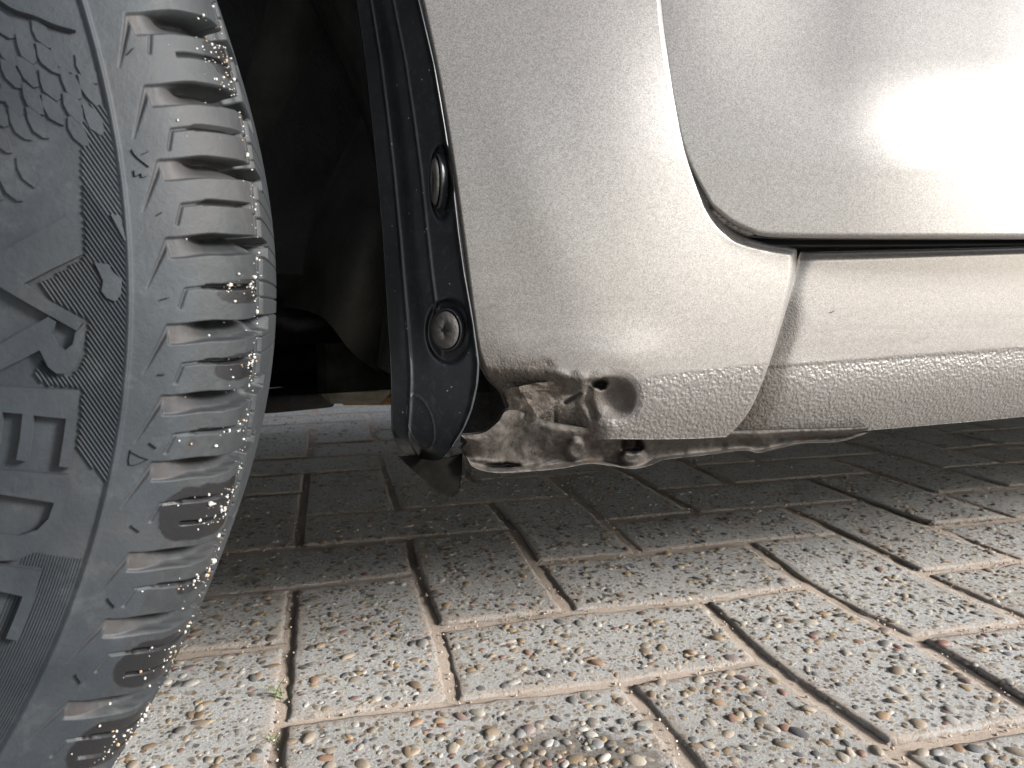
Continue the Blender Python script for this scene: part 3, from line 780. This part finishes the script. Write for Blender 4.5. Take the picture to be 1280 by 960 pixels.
def fender_t(px, py):
    t = -lean(py)
    # left third turns away towards the wheel arch, with a soft vertical fold near x 735
    turn = sm(765, 600, px)
    t -= .0046*np.log1p(np.exp((742-px)/42.)) 
    t += .0012*gauss(px, py, 672, 250, 46, 150, -.35)
    t += .0013*gauss(px, py, 770, 448, 60, 34)                      # swelling above the dent
    ytx = TEX_F(px); below = np.clip(py-ytx, 0, 200)
    px = px + 0.
    t -= .0135*(below/90)**1.6                                        # skirt curls under
    t -= .00022*sm(-1, 2, py-ytx)*sm(760, 790, px)
    # dent
    r_ = np.hypot((px-768)/27., (py-497)/27.); t -= .0085*np.exp(-(r_*1.15)**2.6)
    r2 = np.hypot((px-750)/12., (py-480)/8.); r2 = r2*(1+.10*np.sin(3*np.arctan2(py-480, px-750)+.8)+.04*np.sin(7*np.arctan2(py-480, px-750))); t -= .013*sm(1.05, .3, r2)
    ring = sum(.00035*np.exp(-((r_-q)/.035)**2) for q in (1.08, 1.20, 1.33)); t += ring*sm(-.5, .6, (px-768)/27.)
    # crushed corner left of the dent
    cr_ = sm(-2, 30, py-ytx)*sm(766, 712, px); t -= .0085*cr_
    dl = polydist(px, py, [(636,540),(672,522),(700,505),(728,490),(748,480)]); t += .0050*np.exp(-np.abs(dl/9.)**1.3)*cr_
    dl2 = polydist(px, py, [(634,494),(668,512),(690,500)]); t += .0040*np.exp(-np.abs(dl2/11.)**1.2)*cr_
    dl3 = polydist(px, py, [(692,466),(703,480),(696,498)]); t -= .002*np.exp(-(dl3/3.)**2)*cr_
    dl4 = polydist(px, py, [(737,480),(734,500),(742,520)]); t -= .003*np.exp(-(dl4/5.)**2)
    dl6 = polydist(px, py, [(746,482),(735,485),(722,493),(706,503)]); t -= .0045*np.exp(-(dl6/2.4)**2)
    dl7 = polydist(px, py, [(690,468),(722,474),(742,473),(756,468),(776,474)]); t += .0009*np.exp(-np.abs(dl7/6.)**1.3)
    dl5 = polydist(px, py, [(693,515),(695,540)]); t -= .0012*np.exp(-(dl5/2.)**2)
    # edges
    dR = polydist(px, py, spline(F_RIGHT, 200)); rad = np.interp(py, [150, 250, 300, 330, 420], [.0024, .0034, .0062, .004, .0016])
    t += steep_round(dR*PXM*1.12, 1.)*0 + np.where(rad > 0, -rad*(1-np.sqrt(np.clip(1-(1-np.clip(dR*PXM*1.12/rad, 0, 1))**2, 0, 1))), 0)
    dL = polydist(px, py, spline(F_LEFT, 200)); t += steep_round(dL*PXM, .0022)*sm(500, 460, py)
    return t
ft_ = fender_t(px, py)
P0 = flank(px, py, 0.)
crz = np.clip(sm(-14, 26, py-TEX_F(px)+fnoise(P0, 120, 4)*34)*sm(775, 735, px), 0, 1)
cn = fnoise(P0, 150, 5); ft_ += cn*.0006*crz + fnoise(P0+5, 500, 2)*.00015*crz
grain = sm(-1.5, 1.5, py-TEX_F(px))*(1-.0*crz); grain *= 1-.85*sm(1.25, .95, np.hypot((px-770)/27., (py-496)/27.))
dirt = .92*crz + .95*sm(1.15, .85, np.hypot((px-768)/27., (py-497)/27.)) + .60*gauss(px, py, 645, 468, 66, 34) + .25*gauss(px, py, 610, 430, 30, 60)
dirt = np.maximum(dirt, .30*sm(470, 545, py)); dirt += .5*gauss(px, py, 752, 478, 10, 8)  # last term puts the dark of the small hole into the colour
dirt = np.maximum(dirt, .20*sm(340, 450, py)*sm(720, 600, px)); dirt = np.clip(np.maximum(dirt, .35*gauss(px, py, 615, 383, 8, 4)), 0, 1)
film = np.clip(.30*sm(300, 480, py)+.30*sm(700, 580, px)*sm(150, 330, py), 0, 1)
skin('front_wing', px, py, ft_, M_PAINT, car, {'grain': grain, 'dirt': dirt, 'film': film}, thick=.006, label='champagne wing corner, dented and torn at its lower edge')

M_TORN = simple('torn_tan_metal', (.088, .072, .058), .75, n1=(260, .38), bump=(420, .0009), spec=.3)
tv = np.array([(630,488,-.0165),(648,483,-.0118),(690,477,-.0108),(716,483,-.0128),(737,479,-.0138),(700,504,-.0102),(672,522,-.0112),(655,534,-.0150),(638,530,-.0195),(636,506,-.0195),(660,503,-.0150),(690,492,-.0142)])
tf = [(0,10,1),(1,10,11),(1,11,2),(2,11,3),(3,11,5),(3,5,4),(11,10,5),(10,6,5),(10,7,6),(10,8,7),(10,9,8),(0,9,10)]
bm = bmesh.new(); bv = [bm.verts.new(p) for p in tv]
for f in tf: bm.faces.new([bv[i] for i in f])
bmesh.ops.recalc_face_normals(bm, faces=bm.faces)
bmesh.ops.subdivide_edges(bm, edges=bm.edges, cuts=3, use_grid_fill=True); bmesh.ops.triangulate(bm, faces=bm.faces)
V = np.array([tuple(v.co) for v in bm.verts]); Fc = [tuple(v.index for v in f.verts) for f in bm.faces]; bm.verts.index_update(); bm.free()
P = flank(V[:, 0], V[:, 1], V[:, 2]); nz = fnoise(P, 260, 3); P = flank(V[:, 0]+nz*3, V[:, 1]+fnoise(P+3, 260, 3)*3, V[:, 2]+nz*.0011)
nV = len(P); o = link('torn_fold', mesh(np.vstack([P, P-N_*.0012]), Fc+[tuple(i+nV for i in f[::-1]) for f in Fc], False), M_TORN, car); o['label'] = 'tan crumpled fold of torn metal left of the dent'

# sill
S_TOP = [(1000,315),(1060,314),(1140,312),(1280,308),(1500,300),(1900,286),(2500,265)]
S_BOT = [(898,551),(940,549),(1010,544),(1100,537),(1280,521),(1500,498),(1900,455),(2500,385)]
S_LEFT = [(1000,315),(992,340),(982,380),(968,425),(950,470),(930,512),(910,538),(894,551)]
S_RIGHT = [(2500,265),(2500,325),(2500,385)]
px, py = coons(S_TOP, S_BOT, S_LEFT, S_RIGHT, 340, 150, 0, .75)
TEX_S = lambda x: np.interp(x, [950, 1280, 1900, 2500], [458, 434, 385, 335])
def sill_t(px, py):
    t = np.full_like(px, -.0028); dT = polydist(px, py, np.array(S_TOP, float))
    pm = np.interp(px, [950, 1280, 1900, 2500], [.42, .56, .95, 1.6])/F
    rad = .0062; t += -rad*(1-np.sqrt(np.clip(1-(1-np.clip(dT*pm/rad, 0, 1))**2, 0, 1)))
    H = (np.interp(px, *np.array(S_BOT).T)-TEX_S(px)); q = np.clip((py-TEX_S(px))/H, 0, 1.1)
    t -= .0007*sm(0, .04, q); t -= .018*q**2.2
    t -= .0012*np.clip((py-316)/130, 0, 1)
    dL = polydist(px, py, spline(S_LEFT, 100)); t -= .002*np.exp(-(dL/12)**2)
    return t
stt = sill_t(px, py)
dLs = polydist(px, py, spline(S_LEFT, 100))
dLs = np.clip(dLs-7, 0, 999); dirt = (1.5*np.exp(-(dLs/17)**2)+.45*np.exp(-(dLs/42)**2)*sm(440, 500, py))*sm(345, 430, py) + .2*np.exp(-(dLs/8)**2)+ .16*sm(440, 560, py)
dirt = np.maximum(dirt, .30*gauss(px, py, 1150, 425, 14, 3, -.3)); dirt = np.maximum(dirt, .25*sm(.85, 1., (py-TEX_S(px))/(np.interp(px, *np.array(S_BOT).T)-TEX_S(px))))
grain = sm(-1.5, 1.5, py-TEX_S(px))
skin('sill_panel', px, py, stt, M_PAINT, car, {'grain': grain, 'dirt': np.clip(dirt, 0, 1), 'film': np.clip(.35*sm(340, 430, py), 0, 1)}, thick=.008)

# door
D_LEFT = [(820,-700),(818,-300),(815,-110),(818,-40),(821,0),(828,60),(841,140),(858,200),(889,259)]
D_BOT = [(889,259),(912,278),(935,289),(962,296),(1060,298),(1280,298),(1500,298),(1900,297),(2500,294)]
D_TOP = [(828,-700),(1300,-760),(2500,-900)]
D_RIGHT = [(2500,-900),(2500,-300),(2500,294)]
px, py = coons(D_TOP, D_BOT, D_LEFT, D_RIGHT, 360, 320, .3, .7)
def door_t(px, py):
    t = np.full_like(px, -.0042)
    # pressed line about y 212: the skin above it leans back, below it stands upright
    yc = 212.
    fade = sm(1040, 1230, px)
    up = np.clip(yc-py, 0, 900)
    t -= fade*.060*.47e-3*150*np.tanh(up/150) + lean(py) + (lean(py, .0022, 140.)-lean(py))*sm(835, 1060, px)
    t += .47e-3*(.20*np.clip(px-820, 0, 230) + np.where(px > 1050, .20*(px-1050)-.00030*np.clip(px-1050, 0, 330)**2-.20*np.clip(px-1380, 0, 3000), 0))
    dB = polydist(px, py, spline(D_BOT, 200)); rad = .0030; t += -rad*(1-np.sqrt(np.clip(1-(1-np.clip(dB*PXM*1.2/rad, 0, 1))**2, 0, 1)))
    dL = polydist(px, py, spline(D_LEFT, 200)); rad = .0022; t += -rad*(1-np.sqrt(np.clip(1-(1-np.clip(dL*PXM*1.2/rad, 0, 1))**2, 0, 1)))
    return t
z = np.zeros_like(px)
skin('front_door', px, py, door_t(px, py), M_PAINT, car, {'grain': z, 'dirt': z, 'film': z+.05}, thick=.008)
# seal and recess behind the gap
px, py = coons([(815,-200),(860,150),(930,270),(1060,285),(2500,270)], [(790,-200),(835,180),(905,300),(1000,330),(2500,300)], [(815,-200),(790,-200)], [(2500,270),(2500,300)], 120, 12, 0, 0)
skin('door_seal', px, py, -lean(py)-.0165+.003*np.sin(np.linspace(0, np.pi*3, 12))[None]*np.ones_like(px), M_BLACK, car, thick=.004)

# wing above and ahead of the wheel, outside the frame
def wing_pt(a_, r_, t):
    c_ = WCEN + 0; base = c_ + (B0-c_)@N_*N_; return base + N_*t + S_*(r_*math.cos(a_)) + np.array([0, 0, r_*math.sin(a_)])
V = []; na, nr_ = 60, 12
for i in range(na):
    a_ = math.radians(50+i*(130/(na-1)))
    for j in range(nr_):
        q = j/(nr_-1); V.append(wing_pt(a_, .362+.26*q, -.016+.016*min(1, q*4)**.5 - .05*q*q))
o = link('arch_panel', mesh(V, gridfaces(na, nr_)), M_PAINT, car)

# seam flange hanging under wing and sill
G_TOP = [(576,544),(604,541),(622,528),(640,512),(700,530),(800,540),(930,538),(1085,534)]
G_BOT = [(583,571),(592,584),(618,591),(655,590),(700,586),(735,580),(762,582),(790,586),(812,582),(830,575),(880,569),(930,563),(948,566),(975,560),(1005,554),(1050,552),(1085,541)]
px, py = coons(G_TOP, G_BOT, [(576,544),(584,552),(578,561),(583,571)], [(1085,534),(1085,541)], 260, 44, .2, .6)
vv = np.linspace(0, 1, 44)[None]*np.ones_like(px)
gt_ = -.016-.012*sm(.2, .75, vv)+.006*sm(.8, .98, vv) + fnoise(flank(px, py, 0.), 95, 4)*.0013
gt_ += .006*sm(1.2, .5, np.hypot((px-720)/16., (py-562)/15.)) + .007*sm(1.1, .5, np.hypot((px-790)/19., (py-572)/12.))
gt_ -= .008*sm(1.1, .6, np.hypot((px-790)/15., (py-556)/12.)) ; gt_ -= .007*sm(1.2, .6, np.hypot((px-628)/22., (py-582)/3.6))
gt_ += .0012*np.exp(-(polydist(px, py, [(585,574),(615,577),(650,588),(700,574)])/2.5)**2)
hole_dark = np.clip(.95*sm(1.3, .7, np.hypot((px-788)/20., (py-560)/16.)) + .9*sm(1.3, .6, np.hypot((px-628)/23., (py-582)/4.)) + .7*gauss(px, py, 680, 543, 34, 9, .3) + .45*gauss(px, py, 745, 556, 30, 6)+.5*gauss(px, py, 900, 548, 60, 5), 0, 1)  # dark inside the slot and holes, put into the colour
hole_dark = np.clip(hole_dark*(.75+fnoise(flank(px, py, 0.), 300, 3)*1.2), 0, 1)
skin('seam_flange', px, py, gt_, M_FLG, car, {'oil_dark': hole_dark}, thick=.004, label='grimy welded seam under the wing with holes and blobs painted dark')
# closed box of the sill behind, so that nothing shines through
px, py = coons([(640,470),(900,500),(1400,470),(2500,330)], [(640,540),(900,546),(1400,505),(2500,380)], [(640,470),(640,540)], [(2500,330),(2500,380)], 60, 8, 0, 0)
skin('inner_sill', px, py, -.035+px*0, M_UNDER, car, thick=.05)

# ---- plastic arch guard with its rivets
A_LEFT = [(408,-210),(425,-120),(438,-50),(446,0),(456,70),(464,140),(471,210),(479,300),(485,400),(489,470),(490,520),(491,540),(497,556),(506,567)]
A_RIGHT = [(476,-210),(503,-110),(516,-40),(524,0),(543,80),(557,160),(566,220),(574,290),(581,340),(590,390),(596,430),(599,455),(597,482),(590,512),(580,536),(566,558)]
A_BOT = [(506,567),(520,572),(548,575),(566,558)]
px, py = coons([(408,-210),(440,-212),(476,-210)], A_BOT, A_LEFT, A_RIGHT, 110, 330, .5, .3)
def guard_t(px, py):
    xr = np.interp(py, [p[1] for p in A_RIGHT], [p[0] for p in A_RIGHT]); xl = np.interp(py, [p[1] for p in A_LEFT], [p[0] for p in A_LEFT])
    q = np.clip((xr-px)/np.maximum(xr-xl, 20), 0, 1)
    t = -.0045-.030*q*np.interp(py, [0, 250, 450], [1.25, 1.15, .75])-.006*sm(0, .12, q)*0
    t -= lean(py)
    t += .0022*np.exp(-((q-.02)/.03)**2)                            # bead along the outer edge
    t -= .0030*sm(.55, .75, q)*sm(480, 380, py)                      # step of the inner strip
    t += .0011*np.exp(-((q-.42)/.02)**2)*sm(460, 380, py)+.0011*np.exp(-((q-.78)/.02)**2)
    t += .0010*np.sin(py*.055+1)*sm(.2, 1, q)*sm(300, 0, py)
    t -= .006*sm(545, 575, py)*sm(560, 500, px)                      # turned-under lip
    rr = np.hypot((px-561)/27., (py-414)/38.); t -= .0022*sm(1.15, .95, rr)
    rr2 = np.hypot((px-552)/14., (py-228)/46.); t -= .0030*sm(1.15, .9, rr2)
    el = np.hypot((px-525-(py-528)*.22)/16., (py-528)/33.); t += .0006*np.exp(-((el-1)/.03)**2)
    return t
at = guard_t(px, py)
rr = np.hypot((px-559)/25., (py-414)/37.); oil_dark = sm(1.08, .98, rr+.04*np.sin(np.arctan2(py-414, px-559)*5))
oil_dark = np.maximum(oil_dark, sm(1.1, .95, np.hypot((px-553)/11., (py-226)/46.)))
oil_dark = np.maximum(oil_dark, sm(0, 4, py-np.interp(px, [488, 505, 530, 552, 570], [530, 552, 560, 570, 578]))); oil_dark = np.maximum(oil_dark, .8*sm(505, 497, px)*sm(250, 330, py)*sm(500, 420, py))  # darker tone on the lower lip, the inner strip and round the upper rivet
skin('arch_guard', px, py, at, M_PLA, car, {'oil_dark': oil_dark}, thick=.0022, label='black plastic arch guard hanging loose beside the wing')
def guard_frame(x, y):
    e = 4.
    f = lambda a_, b_: flank(np.array([a_]), np.array([b_]), np.array([-.0045-.030*np.clip((np.interp(b_, [p[1] for p in A_RIGHT], [p[0] for p in A_RIGHT])-a_)/105., 0, 1)*np.interp(b_, [0, 250, 450], [1.25, 1.15, .75])-lean(np.array(b_))]))[0]
    c_ = f(x, y); u_ = f(x+e, y)-f(x-e, y); v_ = f(x, y-e)-f(x, y+e); n_ = np.cross(u_, v_); n_ /= np.linalg.norm(n_)
    if n_ @ (CAM-c_) < 0: n_ = -n_
    v_ -= n_*(v_@n_); v_ /= np.linalg.norm(v_); return c_, np.cross(v_, n_), v_, n_
def rivet(x, y, ra, rb, dome, lift=0., turn=None):
    c_, u_, v_, n_ = guard_frame(x, y)
    if turn is not None: n_ = n_*math.cos(turn)+u_*math.sin(turn); u_ = np.cross(v_, n_); 
    V = []; Fc = []; seg = 40
    rings = [(1.16, -.0015), (1.17, .0010), (1.12, .0022), (1.03, .0020), (1.0, .0012), (.985, .0026), (.9, .0034), (.6, .0034+dome*.5), (.30, .0034+dome), (.26, .0024+dome), (.16, .0014), (0., .0012)]
    for (q, h) in rings:
        for k_ in range(seg):
            th_ = 2*math.pi*k_/seg; sq = q
            if q in (.26, .30, .16): sq = q*(.55+.45*abs(math.cos(2*th_))**3)
            V.append(c_+n_*(h+lift)+u_*ra*sq*math.cos(th_)+v_*rb*sq*math.sin(th_))
    for i in range(len(rings)-1):
        for k_ in range(seg): k2_ = (k_+1) % seg; Fc.append((i*seg+k_, i*seg+k2_, (i+1)*seg+k2_, (i+1)*seg+k_))
    hd = 4*seg
    base = [f for f in Fc if max(f) < 5*seg]; head = [tuple(i-5*seg for i in f) for f in Fc if min(f) >= 5*seg]
    r_ = link('rivet', mesh(V[:5*seg], base, True, {'oil_dark': np.ones(5*seg)*.35}), M_PLA, car)
    h_ = link('rivet_head', mesh(V[5*seg:], head, True), M_RIVET, r_)
    return r_
r1 = rivet(560, 412, .0063, .0083, .0006, lift=.0002); r1['label'] = 'dusty round rivet with a cross slot'
r2 = rivet(547, 227, .0034, .0100, .0006, lift=-.0012, turn=-.35)

# torn lower tab of the guard
T_ = [(498,571),(520,570),(552,573),(578,567)]; Bq = [(498,571),(528,598),(553,619),(566,623)]; 
px, py = coons(T_, [(500,573),(526,597),(548,616),(565,622)], [(498,571),(499,572),(500,573)], [(578,567),(577,595),(573,614),(565,622)], 40, 30, .3, .3)
skin('guard_tab', px, py, -.020-.00012*(px-500), M_SEMI, car, thick=.001, label='torn dark corner of plastic hanging below the guard')

# ---- wheel house
def liner_pt(a_, y_, r_): return WCEN*np.array([1, 0, 1]) + np.array([0, y_, 0]) + S_*(r_*math.cos(a_)) + np.array([0, 0, r_*math.sin(a_)])
na, ny_ = 90, 26; V = np.zeros((na, ny_, 3))
for i in range(na):
    a_ = math.radians(-10+i*(203/(na-1)))
    for j in range(ny_):
        y_ = -.150+.30*j/(ny_-1); V[i, j] = liner_pt(a_, y_, .352+.004*math.sin(y_*38)+.002*math.sin(a_*7))
link('wheel_liner', mesh(V.reshape(-1, 3), gridfaces(na, ny_)), M_LINER, car)
# inner wall with a bulge and the dark suspension opening low down
def depthplane(px, py, dep):
    d = rays(px, py); lam = dep/(d @ FW); return CAM+lam[..., None]*d
px, py = coons([(250,-300),(520,-300)], [(330,380),(400,395),(450,450),(540,500)], [(250,-300),(300,150),(330,380)], [(520,-300),(520,100),(540,500)], 60, 60, 0, 0)
dep = .52-.05*gauss(px, py, 450, 330, 70, 110)+.02*np.sin(px*.03+py*.011)
P = depthplane(px, py, dep); P += fnoise(P, 28, 3)[..., None]*FW*.002
M_INN = simple('grimy_inner_wall', (.048, .048, .042), .85, n1=(22, .2), bump=(240, .0016), spec=.25)
link('inner_wall', mesh(P.reshape(-1, 3), gridfaces(*px.shape)), M_INN, car)
lob = lambda c, dx, dy, dz, m_, nm, bev=.004: link(nm, rbox(c, FW, np.cross([0, 0, 1], FW), (0, 0, 1), dx, dy, dz, bev), m_, car)
def at_px(x, y, dep): return depthplane(np.array([float(x)]), np.array([float(y)]), dep)[0]
lob(at_px(455, 440, .62), .05, .029, .037, M_BRKT, 'chassis_bracket', .010)
lob(at_px(478, 494, .62), .03, .028, .004, M_RUST, 'rusty_edge', .002)
link('track_rod', tube([at_px(300, 470, .64), at_px(380, 452, .62), at_px(440, 430, .60)], [.010, .011, .012], 12), M_UNDER, car)
link('brake_hose', tube([at_px(330, 395, .5), at_px(370, 408, .5), at_px(405, 402, .52), at_px(430, 380, .54)], .005, 8), M_UNDER, car)
link('control_arm', tube([at_px(300, 505, .66), at_px(350, 500, .64), at_px(410, 492, .62)], [.010, .011, .012], 10), M_UNDER, car)
lob(at_px(622, 512, .43), .03, .020, .020, M_UNDER, 'gap_blocker', .006)  # dark block added behind the gap to stop light showing through
# underbody plate, lower lip following the sight of the ground behind the tyre
def under_pt(s_, d_, z_): return B0*np.array([1, 1, 0]) + S_*s_ - N_*d_ + np.array([0, 0, z_])
V = []; ns, nd = 40, 24
for i in range(ns):
    for j in range(nd):
        s_ = -1.0+4.2*i/(ns-1); d_ = .16+1.22*j/(nd-1)
        z_ = max(.135, .216-.13*(d_-.16))+.003*math.sin(s_*5+d_*3)*math.sin(d_*7)+.001*math.sin(s_*23)
        if d_ < .24: z_ += .0
        V.append(under_pt(s_, d_, z_))
link('floor_pan', mesh(V, gridfaces(ns, nd)), M_UNDER, car)
link('floor_core', rbox(under_pt(1.15, .68, .62), S_, N_, (0, 0, 1), 2.1, .46, .38, .05), M_UNDER, car)
link('cross_member', rbox(under_pt(-.1, .42, .245), S_, N_, (0, 0, 1), .5, .05, .05, .02), M_UNDER, car)

# scuff marks on the sill, flat specks of bare primer
def scuff_mark(x0, y0, x1, y1, w_):
    xs = np.linspace(x0, x1, 8); ys = np.linspace(y0, y1, 8)+np.sin(np.linspace(0, 3, 8))*.8; n_ = 8
    wv = w_*np.sin(np.linspace(.15, 3, 8)); A_ = flank(xs, ys-wv, sill_t(xs, ys-wv)+.0003); B_ = flank(xs, ys+wv, sill_t(xs, ys+wv)+.0003)
    link('scuff_mark', mesh(np.vstack([A_, B_]), [(i, n_+i, n_+i+1, i+1) for i in range(n_-1)]), M_BLACK, car)
scuff_mark(1035, 391, 1044, 388, .7)
